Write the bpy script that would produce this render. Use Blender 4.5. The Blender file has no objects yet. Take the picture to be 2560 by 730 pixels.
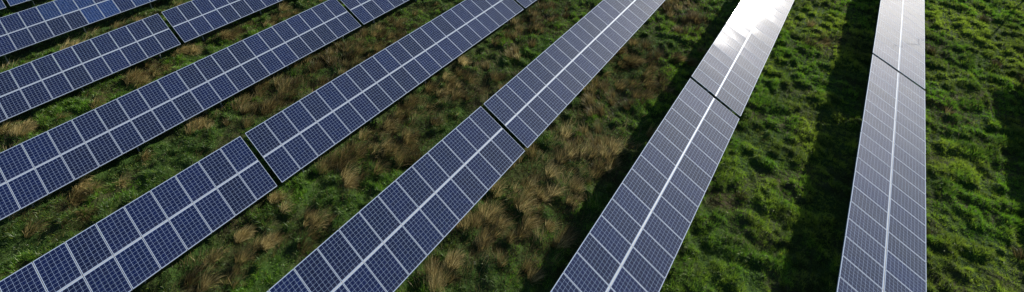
import bpy, math, random
import numpy as np
from mathutils import Matrix, Vector

# ------------------------------------------------------------------ camera, light, exposure
scene = bpy.context.scene
COL = scene.collection
CAM_H = 21.4
cam_d = bpy.data.cameras.new('camera'); cam = bpy.data.objects.new('camera', cam_d); COL.objects.link(cam)
rt = Vector((0.793797, 0.608182, 0.0)); up = Vector((-0.267892, 0.349651, 0.897763)); fw = Vector((-0.546004, 0.712642, -0.440479))
m = Matrix((rt, up, -fw)).transposed().to_4x4(); m.translation = (0, 0, CAM_H)
cam.matrix_world = m
cam_d.sensor_width = 36.0; cam_d.sensor_fit = 'HORIZONTAL'
cam_d.lens = 36.0 * 1202.5 / 2560.0
cam_d.shift_y = -(365.0 + 101.1) / 2560.0
cam_d.clip_start = 0.5; cam_d.clip_end = 3000
scene.camera = cam

SUN = Vector((0.2755, 0.8755, 0.3970)).normalized()
SUN_EL = math.asin(SUN.z); SUN_AZ = math.atan2(SUN.x, SUN.y)
world = bpy.data.worlds.new('World'); scene.world = world; world.use_nodes = True
nt = world.node_tree; nt.nodes.clear()
sky = nt.nodes.new('ShaderNodeTexSky'); sky.sky_type = 'NISHITA'; sky.sun_disc = False
sky.sun_elevation = SUN_EL; sky.sun_rotation = SUN_AZ
sky.air_density = 1.0; sky.dust_density = 1.0; sky.ozone_density = 3.0
bg = nt.nodes.new('ShaderNodeBackground'); bg.inputs['Strength'].default_value = 0.075
wo = nt.nodes.new('ShaderNodeOutputWorld')
nt.links.new(sky.outputs[0], bg.inputs[0]); nt.links.new(bg.outputs[0], wo.inputs[0])
sd = bpy.data.lights.new('sun', 'SUN'); sd.energy = 4.6; sd.angle = math.radians(0.55); sd.color = (1.0, 0.95, 0.87)
so = bpy.data.objects.new('sun', sd); COL.objects.link(so)
so.rotation_euler = SUN.to_track_quat('Z', 'Y').to_euler()
so.location = SUN * 200
scene.view_settings.view_transform = 'Standard'; scene.view_settings.look = 'None'
scene.view_settings.exposure = 0.85; scene.view_settings.gamma = 1.0

rng = np.random.default_rng(7); random.seed(7)

# ------------------------------------------------------------------ noise helpers
def _hash(ix, iy, s):
    h = (ix.astype(np.int64) * 374761393 + iy.astype(np.int64) * 668265263 + s * 1442695041) & 0xffffffff
    h = ((h ^ (h >> 13)) * 1274126177) & 0xffffffff
    h = (h ^ (h >> 16)) & 0xffffffff
    return h / 4294967295.0
def vnoise(x, y, f, s=0):
    x = np.asarray(x, float) * f + 1000.3; y = np.asarray(y, float) * f + 1000.7
    ix = np.floor(x); iy = np.floor(y); fx = x - ix; fy = y - iy
    fx = fx * fx * (3 - 2 * fx); fy = fy * fy * (3 - 2 * fy)
    a = _hash(ix, iy, s); b = _hash(ix + 1, iy, s); c = _hash(ix, iy + 1, s); d = _hash(ix + 1, iy + 1, s)
    return (a * (1 - fx) + b * fx) * (1 - fy) + (c * (1 - fx) + d * fx) * fy
def fbm(x, y, f, o=3, s=0):
    t = 0; a = 0.5; n = 0
    for k in range(o):
        xr = x * math.cos(k * 1.1) - y * math.sin(k * 1.1); yr = x * math.sin(k * 1.1) + y * math.cos(k * 1.1)
        t = t + a * vnoise(xr, yr, f * 2 ** k, s + k * 17); n += a; a *= 0.5
    return t / n
def ss(x, a, b):
    t = np.clip((x - a) / (b - a), 0, 1); return t * t * (3 - 2 * t)

# withered-grass patches on the field: centre x, y, two half-axis vectors, strength, paleness
BLOBS =  [(-43.81, 0.15, 0.88, 0.67, 0.82, -0.14, 1.0, 0.8), (-44.17, 3.42, 1.07, 0.82, 0.77, -0.18, 1.0, 0.9), (-43.7, 4.76, 0.97, 0.74, 0.64, -0.17, 0.7, 0.7), (-44.0, 7.32, 1.53, 1.17, 0.82, -0.25, 1.0, 0.8), (-43.71, 10.4, 1.07, 0.82, 0.72, -0.27, 1.0, 0.9), (-43.61, 6.39, 0.5, 0.38, 0.53, -0.16, 1.0, 0.5), (-35.11, -0.79, 0.83, 0.64, 0.9, -0.16, 1.0, 0.8), (-35.64, -1.39, 0.55, 0.42, 0.82, -0.13, 0.6, 0.6), (-34.85, 2.76, 0.8, 0.61, 0.88, -0.24, 0.6, 0.4), (-35.5, 4.92, 1.06, 0.81, 1.14, -0.36, 1.0, 0.6), (-35.63, 6.14, 0.88, 0.67, 0.74, -0.25, 0.8, 0.5), (-35.58, 10.65, 0.91, 0.7, 1.18, -0.53, 1.0, 0.45), (-36.08, 8.08, 0.57, 0.44, 0.62, -0.24, 1.0, 0.8), (-35.69, 14.81, 1.3, 1.0, 1.17, -0.64, 1.0, 0.5), (-36.26, 12.17, 1.0, 0.76, 1.02, -0.49, 0.5, 0.5), (-34.5, 17.7, 0.81, 0.62, 0.59, -0.37, 0.6, 0.3), (-28.31, -2.16, 0.77, 0.59, 0.79, -0.14, 0.9, 0.6), (-28.39, -1.41, 0.94, 0.72, 0.73, -0.14, 0.9, 0.5), (-27.68, 0.01, 0.65, 0.49, 0.59, -0.14, 1.0, 0.8), (-26.08, -1.36, 0.67, 0.51, 0.65, -0.14, 0.7, 0.4), (-26.78, 1.45, 0.36, 0.28, 0.29, -0.09, 1.0, 0.6), (-27.44, 2.56, 0.52, 0.4, 0.44, -0.14, 1.0, 0.7), (-27.68, 5.49, 0.56, 0.43, 0.68, -0.27, 1.0, 0.7), (-27.42, 6.5, 0.67, 0.51, 0.62, -0.27, 0.9, 0.6), (-27.66, 8.05, 0.8, 0.61, 0.72, -0.35, 0.9, 0.5), (-27.75, 9.37, 0.93, 0.71, 0.94, -0.48, 1.0, 0.5), (-25.91, 14.42, 2.67, 2.05, 1.46, -1.03, 1.0, 0.25), (-26.14, 12.09, 1.7, 1.3, 1.11, -0.69, 1.0, 0.3), (-25.94, 16.15, 1.85, 1.42, 1.2, -0.9, 1.0, 0.35), (-25.98, 18.0, 1.32, 1.01, 0.91, -0.74, 1.0, 0.4), (-26.49, 20.01, 1.26, 0.96, 0.97, -0.83, 1.0, 0.4), (-26.23, 23.23, 1.06, 0.81, 0.69, -0.67, 0.8, 0.4), (-25.64, 8.28, 1.16, 0.89, 0.72, -0.37, 1.0, 0.2), (-25.58, 4.85, 0.88, 0.68, 0.6, -0.25, 0.8, 0.2), (-26.01, 9.76, 1.41, 1.08, 0.87, -0.48, 1.0, 0.25), (-25.29, -0.11, 0.61, 0.47, 0.51, -0.13, 0.5, 0.3), (-19.14, 1.08, 1.22, 0.94, 0.74, -0.27, 1.0, 0.35), (-17.9, 2.67, 0.97, 0.74, 0.63, -0.28, 1.0, 0.5), (-18.64, 3.72, 0.59, 0.45, 0.55, -0.26, 1.0, 0.8), (-17.93, 1.39, 0.8, 0.61, 0.52, -0.21, 1.0, 0.3), (-19.27, 5.59, 0.71, 0.54, 0.43, -0.23, 1.0, 0.7), (-17.32, 4.25, 0.58, 0.44, 0.45, -0.24, 1.0, 0.8), (-16.48, 5.62, 0.88, 0.68, 0.72, -0.44, 1.0, 0.35), (-16.67, 6.36, 0.61, 0.46, 0.56, -0.36, 1.0, 0.5), (-17.27, 8.59, 0.53, 0.4, 0.66, -0.47, 1.0, 0.7), (-18.4, 10.18, 0.88, 0.67, 0.74, -0.55, 1.0, 0.5), (-17.91, 11.45, 1.08, 0.83, 0.82, -0.66, 1.0, 0.4), (-18.07, 13.06, 1.22, 0.94, 0.86, -0.75, 1.0, 0.35), (-17.98, 14.58, 1.27, 0.97, 0.76, -0.71, 1.0, 0.4), (-18.56, 16.9, 1.25, 0.96, 1.05, -1.06, 1.0, 0.6), (-16.35, 17.17, 0.81, 0.62, 0.73, -0.82, 1.0, 0.3), (-19.11, 15.99, 0.82, 0.63, 0.61, -0.59, 1.0, 0.6), (-19.33, 19.46, 0.49, 0.38, 0.37, -0.4, 1.0, 0.7), (-18.13, 24.68, 1.09, 0.84, 1.21, -1.63, 0.9, 0.3), (-16.69, 22.35, 0.27, 0.21, 0.5, -0.67, 1.0, 0.5), (-18.28, 27.02, 1.53, 1.17, 0.94, -1.34, 0.8, 0.25), (-18.09, 29.07, 1.58, 1.21, 0.69, -1.05, 0.6, 0.2), (-18.86, 8.96, 0.52, 0.39, 0.58, -0.39, 0.7, 0.5), (-20.02, -0.1, 0.53, 0.41, 0.37, -0.12, 0.6, 0.3), (-16.65, 19.11, 1.48, 1.13, 0.57, -0.68, 0.7, 0.25), (-16.93, 10.11, 1.19, 0.91, 0.63, -0.5, 0.8, 0.3), (-16.4, 11.89, 0.88, 0.68, 0.54, -0.47, 0.8, 0.25), (-9.64, 26.89, 1.34, 1.02, 0.67, -1.46, 1.0, 0.3), (-11.16, 27.17, 1.03, 0.79, 0.75, -1.52, 1.0, 0.3), (-10.56, 22.78, 1.14, 0.87, 0.52, -0.96, 1.0, 0.35), (-8.34, 24.97, 1.05, 0.8, 0.62, -1.41, 1.0, 0.25), (-8.84, 22.47, 0.84, 0.64, 0.48, -0.98, 1.0, 0.2), (-9.51, 15.96, 1.06, 0.81, 0.58, -0.88, 1.0, 0.7), (-9.69, 14.7, 0.99, 0.76, 0.78, -1.12, 1.0, 0.6), (-8.78, 17.9, 1.28, 0.98, 0.49, -0.84, 1.0, 0.75), (-7.94, 18.9, 1.08, 0.82, 0.41, -0.78, 1.0, 0.6), (-8.42, 14.47, 0.96, 0.74, 0.57, -0.87, 1.0, 0.5), (-9.51, 13.06, 0.94, 0.72, 0.6, -0.81, 1.0, 0.75), (-9.5, 11.47, 0.78, 0.6, 0.53, -0.66, 1.0, 0.55), (-9.73, 10.3, 0.75, 0.58, 0.5, -0.58, 1.0, 0.7), (-8.28, 11.41, 0.87, 0.67, 0.57, -0.76, 1.0, 0.5), (-7.21, 11.31, 0.7, 0.54, 0.41, -0.59, 0.8, 0.4), (-9.99, 8.73, 0.83, 0.64, 0.48, -0.5, 1.0, 0.75), (-10.6, 7.42, 0.7, 0.54, 0.37, -0.34, 1.0, 0.6), (-7.4, 17.42, 0.85, 0.65, 0.37, -0.7, 0.9, 0.4), (-10.85, 10.43, 0.45, 0.34, 0.34, -0.37, 1.0, 0.6), (-8.13, 12.64, 0.75, 0.58, 0.46, -0.67, 1.0, 0.6), (-7.16, 13.39, 0.6, 0.46, 0.43, -0.7, 0.8, 0.3), (-8.61, 9.79, 0.69, 0.53, 0.44, -0.53, 0.9, 0.4), (-10.22, 19.68, 0.76, 0.59, 0.42, -0.71, 0.6, 0.3), (-8.52, 27.74, 0.89, 0.68, 0.71, -1.72, 0.6, 0.2), (-10.35, 14.19, 0.66, 0.51, 0.44, -0.6, 1.0, 0.4), (-8.12, 34.44, 1.21, 0.93, 0.63, -1.85, 1.0, 0.25), (-9.61, 35.41, 1.58, 1.21, 0.31, -0.86, 0.8, 0.4), (-10.24, 33.55, 0.77, 0.59, 0.34, -0.86, 0.5, 0.3), (0.29, 37.17, 0.82, 0.63, 0.14, -1.03, 0.6, 0.3), (-1.64, 19.09, 0.63, 0.48, 0.2, -0.69, 0.3, 0.3), (-1.5, 24.77, 0.73, 0.56, 0.19, -0.81, 0.2, 0.3), (7.19, 34.52, 0.59, 0.46, -0.02, -0.9, 0.4, 0.3), (7.91, 33.16, 0.76, 0.58, -0.04, -1.05, 0.3, 0.25)]

def brown_map(x, y):
    wx = x + (fbm(x, y, 0.9, 2, 51) - .5) * 1.4; wy = y + (fbm(x, y, 0.9, 2, 61) - .5) * 1.4
    tot = np.zeros_like(x); tone = np.zeros_like(x)
    for cx, cy, a, b, c, d, s, t in BLOBS:
        det = a * d - b * c
        if abs(det) < 1e-6: continue
        dx = wx - cx; dy = wy - cy
        u = (dx * d - dy * c) / det; v = (-dx * b + dy * a) / det
        w = s * np.exp(-0.9 * (u * u + v * v))
        tot += w; tone += w * t
    return np.clip(tot, 0, 1.3), tone / np.maximum(tot, 1e-4)

def ground_h(x, y):
    # broad swells, then knee-high hummocks
    h = (fbm(x, y, 0.12, 2, 3) - .5) * 0.25
    n = fbm(x, y, 1.75, 2, 9)
    h = h + ss(n, 0.40, 0.72) * 0.20 + (fbm(x, y, 3.0, 2, 23) - .5) * 0.17
    return h

# ------------------------------------------------------------------ materials
def mat(name):
    mt = bpy.data.materials.new(name); mt.use_nodes = True
    return mt, mt.node_tree, mt.node_tree.nodes['Principled BSDF']
def N(nt, t, **kw):
    n = nt.nodes.new(t)
    for k, v in kw.items(): setattr(n, k, v)
    return n
def math_(nt, op, a, b=None, c=None):
    n = nt.nodes.new('ShaderNodeMath'); n.operation = op
    for i, v in enumerate((a, b, c)):
        if v is None: continue
        if isinstance(v, (int, float)): n.inputs[i].default_value = v
        else: nt.links.new(v, n.inputs[i])
    return n.outputs[0]
def mixc(nt, f, a, b):
    n = nt.nodes.new('ShaderNodeMix'); n.data_type = 'RGBA'
    for sock, v in ((n.inputs[0], f), (n.inputs[6], a), (n.inputs[7], b)):
        if isinstance(v, (int, float)): sock.default_value = v
        elif isinstance(v, tuple): sock.default_value = (*v, 1)
        else: nt.links.new(v, sock)
    return n.outputs[2]

def make_cell_mat():
    mt, nt, bs = mat('solar_cells')
    tc = N(nt, 'ShaderNodeTexCoord'); sp = N(nt, 'ShaderNodeSeparateXYZ'); nt.links.new(tc.outputs['Object'], sp.inputs[0])
    X, Y = sp.outputs[0], sp.outputs[1]
    P = 0.1590
    u = math_(nt, 'ADD', math_(nt, 'DIVIDE', X, P), 5.0)       # 10 cells up the slope
    v = math_(nt, 'ADD', math_(nt, 'DIVIDE', Y, P), 3.0)       # 6 cells along the row
    fu = math_(nt, 'FRACT', u); fv = math_(nt, 'FRACT', v)
    du = math_(nt, 'ABSOLUTE', math_(nt, 'SUBTRACT', fu, 0.5)); dv = math_(nt, 'ABSOLUTE', math_(nt, 'SUBTRACT', fv, 0.5))
    gap = math_(nt, 'GREATER_THAN', math_(nt, 'MAXIMUM', du, dv), 0.5 - GAPW)
    # chamfered corners of the cells
    cor = math_(nt, 'GREATER_THAN', math_(nt, 'ADD', du, dv), 0.955)
    gap = math_(nt, 'MAXIMUM', gap, cor)
    au = math_(nt, 'GREATER_THAN', math_(nt, 'ABSOLUTE', X), 5 * P - 0.002); av = math_(nt, 'GREATER_THAN', math_(nt, 'ABSOLUTE', Y), 3 * P - 0.002)
    back = math_(nt, 'MAXIMUM', gap, math_(nt, 'MAXIMUM', au, av))
    # two fine busbars per cell, along the slope
    b1 = math_(nt, 'ABSOLUTE', math_(nt, 'SUBTRACT', math_(nt, 'ABSOLUTE', math_(nt, 'SUBTRACT', fv, 0.5)), 0.25))
    bus = math_(nt, 'LESS_THAN', b1, 0.008)
    # polycrystalline grain and cell-to-cell shade
    cb = N(nt, 'ShaderNodeCombineXYZ')
    nt.links.new(math_(nt, 'FLOOR', u), cb.inputs[0]); nt.links.new(math_(nt, 'FLOOR', v), cb.inputs[1])
    oi = N(nt, 'ShaderNodeObjectInfo'); nt.links.new(math_(nt, 'MULTIPLY', oi.outputs['Random'], 91.0), cb.inputs[2])
    wn = N(nt, 'ShaderNodeTexWhiteNoise'); nt.links.new(cb.outputs[0], wn.inputs[0])
    vo = N(nt, 'ShaderNodeTexVoronoi'); vo.inputs['Scale'].default_value = 60; nt.links.new(tc.outputs['Object'], vo.inputs['Vector'])
    sh = math_(nt, 'ADD', math_(nt, 'ADD', 0.72, math_(nt, 'MULTIPLY', wn.outputs[0], 0.35)), math_(nt, 'MULTIPLY', N_sep(nt, vo.outputs['Color']), 0.25))
    vm = N(nt, 'ShaderNodeVectorMath', operation='SCALE'); nt.links.new(oi.outputs['Color'], vm.inputs[0]); nt.links.new(sh, vm.inputs['Scale'])
    c = mixc(nt, math_(nt, 'MULTIPLY', bus, 0.25), vm.outputs[0], (0.30, 0.34, 0.42))
    c = mixc(nt, back, c, BACKC)
    # film of dust and rain marks
    no = N(nt, 'ShaderNodeTexNoise'); no.inputs['Scale'].default_value = 2.2; no.inputs['Detail'].default_value = 5
    geo = N(nt, 'ShaderNodeNewGeometry'); nt.links.new(geo.outputs['Position'], no.inputs['Vector'])
    edge = N(nt, 'ShaderNodeMapRange'); edge.inputs['From Min'].default_value = 0.62; edge.inputs['From Max'].default_value = 0.82; nt.links.new(X, edge.inputs[0])
    n3 = N(nt, 'ShaderNodeTexNoise'); n3.inputs['Scale'].default_value = 9.0; n3.inputs['Detail'].default_value = 4; nt.links.new(geo.outputs['Position'], n3.inputs['Vector'])
    grime = math_(nt, 'ADD', math_(nt, 'MULTIPLY', no.outputs[0], 0.008), math_(nt, 'MULTIPLY', math_(nt, 'MULTIPLY', edge.outputs[0], n3.outputs[0]), 0.07))
    c = mixc(nt, grime, c, (0.36, 0.35, 0.33))
    nt.links.new(c, bs.inputs['Base Color'])
    bs.inputs['Roughness'].default_value = 0.58; bs.inputs['IOR'].default_value = 1.5
    bs.inputs['Specular IOR Level'].default_value = 0.095; bs.inputs['Specular Tint'].default_value = (0.58, 0.76, 1.0, 1)
    bs.inputs['Coat Weight'].default_value = 1.0; bs.inputs['Coat IOR'].default_value = 1.36
    ro = math_(nt, 'ADD', 0.056, math_(nt, 'MULTIPLY', no.outputs[0], 0.012))
    nt.links.new(ro, bs.inputs['Coat Roughness'])
    # very slow waviness of the pane
    n2 = N(nt, 'ShaderNodeTexNoise'); n2.inputs['Scale'].default_value = 1.1; n2.inputs['Detail'].default_value = 1
    nt.links.new(geo.outputs['Position'], n2.inputs['Vector'])
    bp = N(nt, 'ShaderNodeBump'); bp.inputs['Strength'].default_value = 1.0; bp.inputs['Distance'].default_value = 0.010
    sag = math_(nt, 'MULTIPLY', math_(nt, 'MULTIPLY', Y, Y), math_(nt, 'MULTIPLY', math_(nt, 'SUBTRACT', oi.outputs['Random'], 0.35), 3.2))
    nt.links.new(math_(nt, 'ADD', math_(nt, 'MULTIPLY', n2.outputs[0], 0.2), sag), bp.inputs['Height']); nt.links.new(bp.outputs[0], bs.inputs['Coat Normal'])
    return mt
def N_sep(nt, col):
    s = N(nt, 'ShaderNodeSeparateColor'); nt.links.new(col, s.inputs[0]); return s.outputs[0]
GAPW = 0.021
BACKC = (0.23, 0.30, 0.43)

def make_metal(name, col, metallic, rough, var=0.06, scale=6):
    mt, nt, bs = mat(name)
    no = N(nt, 'ShaderNodeTexNoise'); no.inputs['Scale'].default_value = scale; no.inputs['Detail'].default_value = 4
    geo = N(nt, 'ShaderNodeNewGeometry'); nt.links.new(geo.outputs['Position'], no.inputs['Vector'])
    c = mixc(nt, no.outputs[0], tuple(k * (1 - var * 2) for k in col), tuple(min(1, k * (1 + var)) for k in col))
    nt.links.new(c, bs.inputs['Base Color']); bs.inputs['Metallic'].default_value = metallic; bs.inputs['Roughness'].default_value = rough
    return mt
M_cell = make_cell_mat()
M_frame = make_metal('anodised_aluminium', (0.33, 0.37, 0.43), 0.0, 0.65)
M_rail = make_metal('mill_aluminium', (0.36, 0.38, 0.40), 0.2, 0.5)
M_galv = make_metal('galvanised_steel', (0.36, 0.38, 0.39), 0.6, 0.55, 0.12, 14)
M_mast = make_metal('pale_galvanised', (0.55, 0.56, 0.57), 0.1, 0.6)

def make_grass_mat(name, transl, gloss):
    mt, nt, bs = mat(name); nt.nodes.remove(bs); out = nt.nodes['Material Output']
    at = N(nt, 'ShaderNodeAttribute'); at.attribute_name = 'tint'
    d = N(nt, 'ShaderNodeBsdfDiffuse'); t = N(nt, 'ShaderNodeBsdfTranslucent'); g = N(nt, 'ShaderNodeBsdfGlossy')
    g.inputs['Roughness'].default_value = 0.45
    nt.links.new(at.outputs['Color'], d.inputs[0]); nt.links.new(at.outputs['Color'], t.inputs[0])
    g.inputs[0].default_value = (0.6, 0.6, 0.55, 1)
    m1 = N(nt, 'ShaderNodeMixShader'); m1.inputs[0].default_value = transl
    nt.links.new(d.outputs[0], m1.inputs[1]); nt.links.new(t.outputs[0], m1.inputs[2])
    m2 = N(nt, 'ShaderNodeMixShader'); m2.inputs[0].default_value = gloss
    nt.links.new(m1.outputs[0], m2.inputs[1]); nt.links.new(g.outputs[0], m2.inputs[2]); nt.links.new(m2.outputs[0], out.inputs[0])
    return mt
M_grass = make_grass_mat('grass_blades', 0.48, 0.05)
M_rush = make_grass_mat('dry_grass_blades', 0.45, 0.03)

def make_ground_mat():
    mt, nt, bs = mat('field_soil')
    geo = N(nt, 'ShaderNodeNewGeometry')
    n1 = N(nt, 'ShaderNodeTexNoise'); n1.inputs['Scale'].default_value = 0.35; n1.inputs['Detail'].default_value = 6
    n2 = N(nt, 'ShaderNodeTexNoise'); n2.inputs['Scale'].default_value = 5; n2.inputs['Detail'].default_value = 6
    for n in (n1, n2): nt.links.new(geo.outputs['Position'], n.inputs['Vector'])
    c = mixc(nt, n2.outputs[0], (0.013, 0.030, 0.006), (0.038, 0.072, 0.014))
    r = N(nt, 'ShaderNodeMapRange'); r.inputs['From Min'].default_value = 0.45; r.inputs['From Max'].default_value = 0.7; nt.links.new(n1.outputs[0], r.inputs[0])
    c = mixc(nt, r.outputs[0], c, (0.045, 0.035, 0.018))
    nt.links.new(c, bs.inputs['Base Color']); bs.inputs['Roughness'].default_value = 0.95; bs.inputs['Specular IOR Level'].default_value = 0.1
    bp = N(nt, 'ShaderNodeBump'); bp.inputs['Distance'].default_value = 0.15; nt.links.new(n2.outputs[0], bp.inputs['Height']); nt.links.new(bp.outputs[0], bs.inputs['Normal'])
    return mt
M_ground = make_ground_mat()

# ------------------------------------------------------------------ ground: one sheet to the horizon
def axis(lo, hi, step, far):
    a = list(np.arange(lo, hi + 1e-6, step))
    s = step; x = a[0]; left = []
    while x > -far: s *= 1.35; x -= s; left.append(x)
    s = step; x = a[-1]; right = []
    while x < far: s *= 1.35; x += s; right.append(x)
    return np.array(left[::-1] + a + right)
gx = axis(-62, 22, 0.16, 900); gy = axis(-16, 62, 0.16, 900)
GX, GY = np.meshgrid(gx, gy, indexing='xy')
GZ = ground_h(GX, GY)
nx, ny = len(gx), len(gy)
co = np.stack([GX, GY, GZ], -1).reshape(-1, 3).astype(np.float32)
i = np.arange(nx * ny).reshape(ny, nx)
quads = np.stack([i[:-1, :-1], i[:-1, 1:], i[1:, 1:], i[1:, :-1]], -1).reshape(-1, 4)
def np_mesh(name, co, faces, k):
    me = bpy.data.meshes.new(name)
    me.vertices.add(len(co)); me.vertices.foreach_set('co', co.astype(np.float32).ravel())
    n = len(faces)
    me.loops.add(n * k); me.loops.foreach_set('vertex_index', faces.astype(np.int32).ravel())
    me.polygons.add(n); me.polygons.foreach_set('loop_start', np.arange(0, n * k, k, dtype=np.int32))
    me.polygons.foreach_set('loop_total', np.full(n, k, dtype=np.int32))
    me.update(calc_edges=True)
    return me
gm = np_mesh('ground', co, quads, 4); gm.polygons.foreach_set('use_smooth', np.ones(len(quads), bool)); gm.materials.append(M_ground)
go = bpy.data.objects.new('ground', gm); COL.objects.link(go); go['kind'] = 'structure'

# ------------------------------------------------------------------ tiny mesh builder
class MB:
    def __init__(s): s.v = []; s.f = []
    def box(s, c, d, R=None):
        cx, cy, cz = c; hx, hy, hz = d[0] / 2, d[1] / 2, d[2] / 2
        b = len(s.v)
        for sx in (-1, 1):
            for sy in (-1, 1):
                for sz in (-1, 1):
                    p = Vector((sx * hx, sy * hy, sz * hz))
                    if R: p = R @ p
                    s.v.append((p.x + cx, p.y + cy, p.z + cz))
        for q in ((0, 1, 3, 2), (4, 6, 7, 5), (0, 4, 5, 1), (2, 3, 7, 6), (0, 2, 6, 4), (1, 5, 7, 3)): s.f.append(tuple(b + k for k in q))
        return s
    def bar(s, p, q, w, h):
        p = Vector(p); q = Vector(q); d = q - p
        R = d.to_track_quat('X', 'Z').to_matrix()
        return s.box((p + q) / 2, (d.length, w, h), R)
    def cyl(s, p, q, r0, r1=None, n=12):
        r1 = r0 if r1 is None else r1
        p = Vector(p); q = Vector(q); R = (q - p).to_track_quat('Z', 'Y').to_matrix(); b = len(s.v)
        for c, r in ((p, r0), (q, r1)):
            for k in range(n):
                a = 2 * math.pi * k / n; o = R @ Vector((r * math.cos(a), r * math.sin(a), 0)); s.v.append(tuple(c + o))
        for k in range(n): s.f.append((b + k, b + (k + 1) % n, b + n + (k + 1) % n, b + n + k))
        s.f.append(tuple(b + k for k in reversed(range(n)))); s.f.append(tuple(b + n + k for k in range(n)))
        return s
    def mesh(s, name, m):
        me = bpy.data.meshes.new(name); me.from_pydata(s.v, [], s.f); me.update(); me.materials.append(m); return me
def link(name, me, parent=None, loc=(0, 0, 0), rot=(0, 0, 0)):
    o = bpy.data.objects.new(name, me); COL.objects.link(o)
    if parent: o.parent = parent
    o.location = loc; o.rotation_euler = rot
    return o

# ------------------------------------------------------------------ one solar table
PITCH = 1.012; NM = 20; TILT = math.radians(24.34); GAP = 0.2254
ML, MW = 1.65, 0.992
ct, st = math.cos(TILT), math.sin(TILT)
glass_me = MB().box((0, 0, 0.017), (ML - 0.022, MW - 0.022, 0.006)).mesh('solar_module', M_cell)
fr = MB(); b = 0.012
fr.box((-(ML - b) / 2, 0, 0), (b, MW, 0.042)); fr.box(((ML - b) / 2, 0, 0), (b, MW, 0.042))
fr.box((0, -(MW - b) / 2, 0), (ML - 2 * b, b, 0.042)); fr.box((0, (MW - b) / 2, 0), (ML - 2 * b, b, 0.042))
frame_me = fr.mesh('module_frame', M_frame)
LEN = NM * PITCH
purlin_me = MB().box((0, 0, 0), (0.06, LEN - 0.06, 0.05)).mesh('purlin', M_rail)
centre_me = MB().box((0, 0, 0), (0.04, LEN - 0.02, 0.03)).mesh('centre_rail', M_rail)
rafter_me = MB().box((0, 0, 0), (3.0, 0.06, 0.10)).mesh('rafter', M_galv)

TZ = {0: -19.72, 1: -19.61, 2: -19.825, 3: -19.769, 4: -19.683, 5: -19.701, 6: -19.578, 7: -19.531, 8: -19.53}
TX = {0: -53.68, 1: -45.259, 2: -37.39, 3: -29.018, 4: -20.585, 5: -12.21, 6: -3.776, 7: 4.638, 8: 13.10}
def cell_colour(blue):
    k = random.uniform(0.7, 1.3)
    if blue: return (0.003 * k, 0.016 * k, 0.070 * k, 1)
    w = random.uniform(0.6, 1.4)
    return (0.0008 * k * w, 0.0038 * k, 0.028 * k, 1)
def make_table(row, y0, label, bluer=None, detail=True):
    """y0: Y of the table's near end"""
    root = bpy.data.objects.new('solar_table', None); COL.objects.link(root)
    root.empty_display_size = 1
    zc = TZ[row] + CAM_H
    root.location = (TX[row], y0 + LEN / 2, 0)
    root['label'] = label; root['category'] = 'solar array'; root['group'] = 'rows of tilted solar tables'
    Ry = (0, TILT, 0)
    def P(s, y, d): # slope coordinate s (down-slope +), depth d above the pane plane
        return (s * ct + d * st, y, zc - s * st + d * ct)
    for k in range(NM):
        y = -LEN / 2 + (k + .5) * PITCH
        for s in (-1, 1):
            mo = link('solar_module', glass_me, root, P(s * 0.8475, y, -0.020),
                      (random.gauss(0, 0.0035), TILT + random.gauss(0, 0.003), random.gauss(0, 0.0004)))
            mo.color = cell_colour(bool(bluer) and bluer(k, s))
            link('module_frame', frame_me, mo)
    link('centre_rail', centre_me, root, P(0, 0, -0.036), Ry)
    for s in (-1.25, -0.42, 0.42, 1.25): link('purlin', purlin_me, root, P(s, 0, -0.068), Ry)
    npst = 5
    for k in range(npst):
        y = -LEN / 2 + 1.3 + k * (LEN - 2.6) / (npst - 1)
        link('rafter', rafter_me, root, P(0, y, -0.144), Ry)
        for s in (-1.0, 1.0):
            t = P(s, y, -0.19)
            pm = MB().box((0, 0, (t[2] - 0.3) / 2), (0.10, 0.06, t[2] + 0.3)).mesh('post', M_galv)
            link('post', pm, root, (t[0], y + 0.061, 0))
        lo = P(-1.0, y, 0); hi = P(0.75, y, -0.19)
        link('brace', MB().bar((lo[0] + .05, y + 0.10, 0.75), (hi[0], y + 0.10, hi[2]), 0.04, 0.04).mesh('brace', M_galv), root)
    return root
T = LEN + GAP
def near(g): return g - GAP / 2 - LEN
def far(g): return g + GAP / 2
TABLES = [
 (0, far(1.6), 'blue solar table cut by the top left corner, right of the corner gap'),
 (0, near(1.6), 'solar table tip in the extreme top left corner, left of the corner gap'),
 (1, 3.742 - 5 * PITCH, 'bright blue solar table crossing the upper left without any gap in view'),
 (2, near(8.098), 'solar table leaving the left edge in the upper left, ending at the green grassy gap'),
 (2, far(8.098), 'solar table at the top edge, right of the green grassy gap in the upper left'),
 (3, near(17.308), 'long dark blue solar table from the left edge up to the gap at the top'),
 (3, far(17.308), 'short end of a solar table beyond the long dark blue one'),
 (4, near(6.058), 'large blue solar table in the lower left corner, ending at the wide dark gap'),
 (4, far(6.058), 'complete blue solar table from the wide dark gap up to the top edge'),
 (4, far(6.058) + T, 'tiny corner of a solar table at the top edge, left of the pale grey rows'),
 (5, near(15.206), 'blue solar table rising from the bottom edge to the middle gap'),
 (5, far(15.206), 'grey lilac solar table running from the middle gap to the top edge, among brown tussocks'),
 (6, near(24.424), 'lilac blue solar table on the right rising from the bottom edge, below the sun glare'),
 (6, far(24.424), 'solar table whitened by the dazzling sun glare at the top edge'),
 (7, near(33.699), 'long pale grey solar table, almost upright, nearest the open green field at the right'),
 (7, far(33.699), 'pale grey solar table at the top right above the thin diagonal gap'),
 (5, far(15.206) + T, 'solar table beyond the top edge, continuing the grey lilac row'),
 (6, far(24.424) + T, 'solar table beyond the top edge, continuing the row with the sun glare'),
 (8, near(43.2), 'solar table beyond the right edge throwing the broad shadow on green grass'),
]
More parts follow.
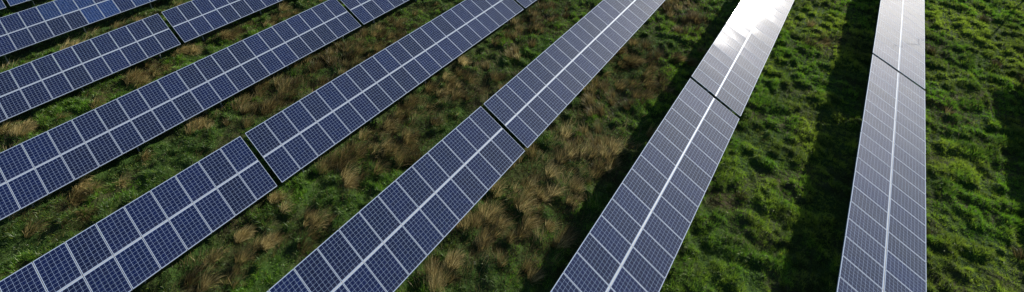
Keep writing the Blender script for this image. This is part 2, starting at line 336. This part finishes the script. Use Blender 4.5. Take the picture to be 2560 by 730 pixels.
for row, y0, lab in TABLES:
    bl = None
    if row == 1: bl = lambda k, s: ((k * 7 + (3 if s > 0 else 0)) % 10 < 7) if k > 4 else (k * 5 + s) % 6 == 1
    if row == 0: bl = lambda k, s: True
    make_table(row, y0, lab, bl)

# ------------------------------------------------------------------ blades of grass (numpy, one mesh per kind)
def blades(name, x, y, z, az, L, lean, w, tint, m, segs=2, curl=0.9):
    n = len(x); dx, dy = np.cos(az), np.sin(az)
    rot = rng.uniform(0, 2 * np.pi, n); sx, sy = np.cos(rot), np.sin(rot)
    V = []; cxp = x.copy(); cyp = y.copy(); czp = z - 0.03
    ang = lean * 0.45
    V.append(np.stack([cxp - sx * w / 2, cyp - sy * w / 2, czp], -1)); V.append(np.stack([cxp + sx * w / 2, cyp + sy * w / 2, czp], -1))
    for k in range(segs):
        l = L / segs
        cxp = cxp + dx * np.sin(ang) * l; cyp = cyp + dy * np.sin(ang) * l; czp = czp + np.cos(ang) * l
        ang = np.minimum(ang + curl * lean / segs, 2.0)
        if k < segs - 1:
            ww = w * (1 - 0.45 * (k + 1) / segs)
            V.append(np.stack([cxp - sx * ww / 2, cyp - sy * ww / 2, czp], -1)); V.append(np.stack([cxp + sx * ww / 2, cyp + sy * ww / 2, czp], -1))
        else: V.append(np.stack([cxp, cyp, czp], -1))
    nv = len(V); co = np.stack(V, 1).reshape(-1, 3)
    F = []
    for k in range(segs - 1):
        a = 2 * k; F += [(a, a + 1, a + 3), (a, a + 3, a + 2)]
    a = 2 * (segs - 1); F.append((a, a + 1, a + 2))
    F = np.array(F); faces = (np.arange(n)[:, None, None] * nv + F[None]).reshape(-1, 3)
    me = np_mesh(name, co, faces, 3)
    at = me.attributes.new('tint', 'FLOAT_COLOR', 'POINT')
    c = np.ones((n, nv, 4), np.float32); c[:, :, :3] = tint[:, None, :]
    at.data.foreach_set('color', c.ravel()); me.materials.append(m)
    return me

R2 = np.array([0.793797, 0.608182]); F2 = np.array([-0.6082, 0.7938])
def sample_field(n, lod=1.6, margin=1.12):
    """random points of the part of the field the flight looks over, thinning with distance"""
    f = rng.uniform(9.0, 50.0, n * 3); keep = rng.random(n * 3) < (16.0 / np.maximum(f, 16)) ** (lod - 1)
    f = f[keep]
    half = (1280 / 1202.5) * (f * 0.8978 + CAM_H * 0.4405) * margin + 2.0
    r = rng.uniform(-1, 1, len(f)) * half.max(); ok = np.abs(r) < half; f = f[ok]; r = r[ok]
    f = f[:n]; r = r[:n]
    return R2[0] * r + F2[0] * f, R2[1] * r + F2[1] * f, np.hypot(np.hypot(f, r), CAM_H)

def under_table(x, y):
    """1 well below a table (sparse, low growth)"""
    u = np.zeros_like(x)
    for r_, X in TX.items():
        if r_ == 8: u = np.maximum(u, (np.abs(x - X) < 1.3) * (y < 43.0) * 1.0)
        else: u = np.maximum(u, (np.abs(x - X) < 1.3) * 1.0)
    return u
def greens(x, y, n):
    a = fbm(x, y, 0.35, 3, 71)[:, None]; b = fbm(x, y, 1.7, 2, 83)[:, None]; j = rng.random(n)[:, None]
    right = ss(x + 0.25 * (y - 30), -11, 0)[:, None]
    dark = np.array([0.018, 0.042, 0.008]); vivid = np.array([0.120, 0.275, 0.014]); olive = np.array([0.25, 0.31, 0.030]); deep = np.array([0.072, 0.150, 0.022])
    c = deep * (1 - right) + vivid * right
    t = ss(a + 0.25 * (b - .5), 0.42, 0.62); c = c * (1 - t) + (vivid * 0.95 * (1 - right) + (olive * .75 + vivid * .4) * right) * t
    t2 = ss(b, 0.56, 0.76) * 0.75; c = c * (1 - t2 * .8) + dark * t2 * .8
    rank = ss(fbm(x, y, 0.42, 3, 201), .50, .66)[:, None] * 0.60 * right; c = c * (1 - rank) + np.array([0.045, 0.075, 0.014]) * rank
    t3 = (j > 0.88) * 0.7; c = c * (1 - t3) + olive * t3
    return c * rng.uniform(0.75, 1.25, n)[:, None]

# green sward
n = 1750000
x, y, d = sample_field(n); n = len(x)
# tufting: pull the points to loose tuft centres
qx = np.round(x / 0.33); qy = np.round(y / 0.33)
cx = (qx + _hash(qx, qy, 5) - .5) * 0.33; cy = (qy + _hash(qx, qy, 6) - .5) * 0.33
pull = rng.uniform(0, 0.6, n); bx, by = x + (cx - x) * pull, y + (cy - y) * pull
B, tone = brown_map(bx, by); keep = rng.random(n) > np.clip(B, 0, 1) * 0.72
ut = under_table(bx, by); keep &= rng.random(n) > ut * 0.7
x, y, bx, by, d, cx, cy, B = [q[keep] for q in (x, y, bx, by, d, cx, cy, B)]; n = len(x)
hn = fbm(bx, by, 1.75, 2, 9)
L = (0.085 + 0.15 * ss(hn, 0.35, 0.75) + 0.07 * _hash(np.round(x / 0.33), np.round(y / 0.33), 8)) * rng.uniform(0.6, 1.35, n)
ox, oy = x - cx, y - cy
az = np.arctan2(oy + rng.normal(0, .25, n), ox + 0.03 + rng.normal(0, .25, n)); lean = rng.uniform(0.3, 1.7, n)
w = 0.0135 * (d / 28) ** 1.0 * rng.uniform(0.7, 1.3, n)
gme = blades('grass', bx, by, ground_h(bx, by), az, L, lean, w, greens(bx, by, n), M_grass)
g = bpy.data.objects.new('grass', gme); COL.objects.link(g); g['kind'] = 'stuff'; g['label'] = 'green hummocky grass growing between the rows'; g['category'] = 'grass'

# broad-leaved weeds and rank green tufts, a little taller
def tufts(cx, cy, rad, hgt, cnt, tintf, segs, wid, az0=None, spread=1.0):
    n = int(cnt.sum()); idx = np.repeat(np.arange(len(cx)), cnt)
    r = np.sqrt(rng.random(n)) * rad[idx]; a = rng.uniform(0, 2 * np.pi, n)
    px = cx[idx] + r * np.cos(a); py = cy[idx] + r * np.sin(a)
    frac = r / rad[idx]
    ex, ey = np.cos(a) * frac, np.sin(a) * frac
    if az0 is not None:
        ex = ex * spread + np.cos(az0[idx]) * 1.1; ey = ey * spread + np.sin(az0[idx]) * 1.1
    ex += rng.normal(0, .22, n); ey += rng.normal(0, .22, n)
    az = np.arctan2(ey, ex); lean = np.clip(0.15 + 0.82 * np.hypot(ex, ey), 0.1, 1.65) * rng.uniform(.8, 1.15, n)
    L = hgt[idx] * rng.uniform(0.55, 1.15, n) * (1.1 - 0.35 * frac)
    return px, py, az, L, lean, wid[idx] * rng.uniform(.7, 1.3, n), idx

# dry brown tussocks: candidates kept where the field has withered
DRY = {}
x, y, d = sample_field(11000, 1.6)
B, tone = brown_map(x, y)
ut = under_table(x, y)
k = (rng.random(len(x)) < np.clip(B, 0, 1) ** 1.2 * 0.5 + 0.008) & (rng.random(len(x)) > ut * 0.8)
x, y, d, tone, B = x[k], y[k], d[k], tone[k], B[k]; n = len(x)
rad = rng.uniform(0.07, 0.30, n); hgt = rng.uniform(0.40, 0.70, n) + rad; cnt = (rad / 0.16 * 85).astype(int) + 15
az0 = math.radians(78) + (fbm(x, y, 0.25, 2, 33) - .5) * 3.5
px, py, az, L, lean, w, idx = tufts(x, y, rad, hgt, cnt, None, 3, 0.015 * d / 28, az0, 0.9)
tn = np.clip(tone[idx] * .9 + rng.normal(0, .16, len(px)) + (rng.random(n)[idx] - .5) * 0.6, 0, 1)[:, None]
dk = np.array([0.048, 0.034, 0.014]); md = np.array([0.245, 0.185, 0.064]); pl = np.array([0.66, 0.54, 0.24])
def dry_col(tn):
    return np.where(tn < .5, dk + (md - dk) * tn * 2, md + (pl - md) * (tn - .5) * 2)
col = dry_col(tn); gr = (rng.random(len(px)) < 0.14)[:, None]; col = np.where(gr, np.array([0.06, 0.10, 0.025]), col) * rng.uniform(.75, 1.25, (len(px), 1))
me = blades('dry_grass', px, py, ground_h(px, py), az, L, lean, w, col, M_rush, 3, 1.1)
o = bpy.data.objects.new('dry_grass', me); COL.objects.link(o); o['kind'] = 'stuff'; o['label'] = 'withered brown and straw coloured grass swept over between the rows'; o['category'] = 'dry grass'

# flattened thatch lying between the tussocks
x, y, d = sample_field(560000, 1.6)
B, tone = brown_map(x, y); k = rng.random(len(x)) < np.clip(B, 0, 1) * 0.85
k &= rng.random(len(x)) > under_table(x, y) * 0.7
x, y, d, tone = x[k], y[k], d[k], tone[k]; n = len(x)
c1 = fbm(x, y, 1.6, 2, 97)
az = math.radians(78) + (fbm(x, y, 0.25, 2, 33) - .5) * 3.5 + (fbm(x, y, 1.2, 2, 133) - .5) * 3.0 + rng.normal(0, .35, n)
col = dry_col(np.clip(tone * .7 + (c1 - .5) * 1.3 + rng.normal(0, .15, n), 0, 1)[:, None]) * rng.uniform(.45, .95, (n, 1))
me = blades('thatch', x, y, ground_h(x, y) + 0.02, az, rng.uniform(.2, .5, n) * (0.6 + c1), rng.uniform(1.0, 2.0, n), 0.014 * d / 28 * rng.uniform(.7, 1.3, n), col, M_rush, 3, 0.6)
o = bpy.data.objects.new('thatch', me); COL.objects.link(o); o['kind'] = 'stuff'; o['label'] = 'flattened dead grass lying between the brown tussocks'; o['category'] = 'dead grass'

# tussocks that stand out one by one
TUSS = [
 (-35.11, -0.79, .62, .60, .85, 'pale straw grass tussock at the left edge, between two blue solar rows'),
 (-35.46, 10.74, .60, .70, .50, 'brown bushy tussock at the top left, right of the green grassy gap'),
 (-35.40, 5.00, .60, .65, .55, 'round brown tussock below the solar table that ends at the green grassy gap'),
 (-36.08, 8.08, .35, .45, .85, 'small straw tussock just below the green grassy gap at the upper left'),
 (-27.78, 5.42, .50, .55, .75, 'straw coloured tussock in the strip below the long dark blue table'),
 (-27.68, 0.01, .50, .50, .85, 'yellowish tussock leaning against the near end of the long dark blue table'),
 (-17.16, 8.51, .40, .65, .75, 'fan shaped straw tussock below the start of the complete blue table'),
 (-19.19, 5.65, .40, .50, .80, 'pale tussock at the lower corner of the wide dark gap'),
 (-18.64, 3.72, .45, .60, .95, 'palest straw tussock below the large lower left table'),
 (-17.32, 4.25, .40, .60, .90, 'feathery straw tussock right of the palest one, below the lower left table'),
 (-19.38, 19.43, .22, .35, .80, 'small pinkish straw tussock beside the far half of the complete blue table'),
 (-16.73, 22.31, .25, .75, .45, 'thin reddish upright tussock at the top middle'),
 (-11.16, 27.17, .60, .60, .30, 'dark brown tussock touching the lower edge of the grey lilac table'),
 (-9.64, 26.89, .60, .60, .32, 'dark rush clump between the grey lilac table and the sun glare table'),
 (-8.12, 34.44, .75, .75, .15, 'large dark grey rush clump at the top, left of the sun glare'),
 (-9.99, 8.73, .50, .60, .85, 'pale brown tussock at the bottom edge below the middle row'),
]
for x0, y0, r0, h0, t0, lab in TUSS:
    dd = math.sqrt(x0 ** 2 + y0 ** 2 + CAM_H ** 2)
    a0 = math.radians(78) + (float(fbm(np.array([x0]), np.array([y0]), 0.25, 2, 33)[0]) - .5) * 4
    px, py, az, L, lean, w, idx = tufts(np.array([0.0]), np.array([0.0]), np.array([r0 * .62]), np.array([h0 * 1.1]), np.array([int(330 * r0 / .5)]), None, 3, np.array([0.018 * dd / 28]), np.array([a0]), 0.8)
    col = dry_col(np.clip(t0 * .85 + rng.normal(0, .20, len(px)), 0, 1)[:, None]) * rng.uniform(.75, 1.25, (len(px), 1))
    zc = float(ground_h(np.array([x0]), np.array([y0]))[0])
    me = blades('grass_tussock', px, py, ground_h(px + x0, py + y0) - zc, az, L, lean, w, col, M_rush, 3, 1.1)
    o = link('grass_tussock', me, None, (x0, y0, zc)); o['label'] = lab; o['category'] = 'grass tussock'; o['group'] = 'tussocks standing out of the grass'

# ------------------------------------------------------------------ mast beyond the frame whose long shadow crosses the green field
root = link('utility_pole', None, None, (13.45, 55.5, 0)); root['label'] = 'slender galvanised mast beyond the top right corner casting the long thin shadow'; root['category'] = 'mast'
link('pole_shaft', MB().cyl((0, 0, -0.4), (0, 0, 3.4), 0.07, 0.06, 14).cyl((0, 0, 3.4), (0, 0, 7.1), 0.055, 0.04, 14).mesh('pole_shaft', M_mast), root)
link('base_plate', MB().box((0, 0, 0.17), (0.34, 0.34, 0.02)).mesh('base_plate', M_galv), root)
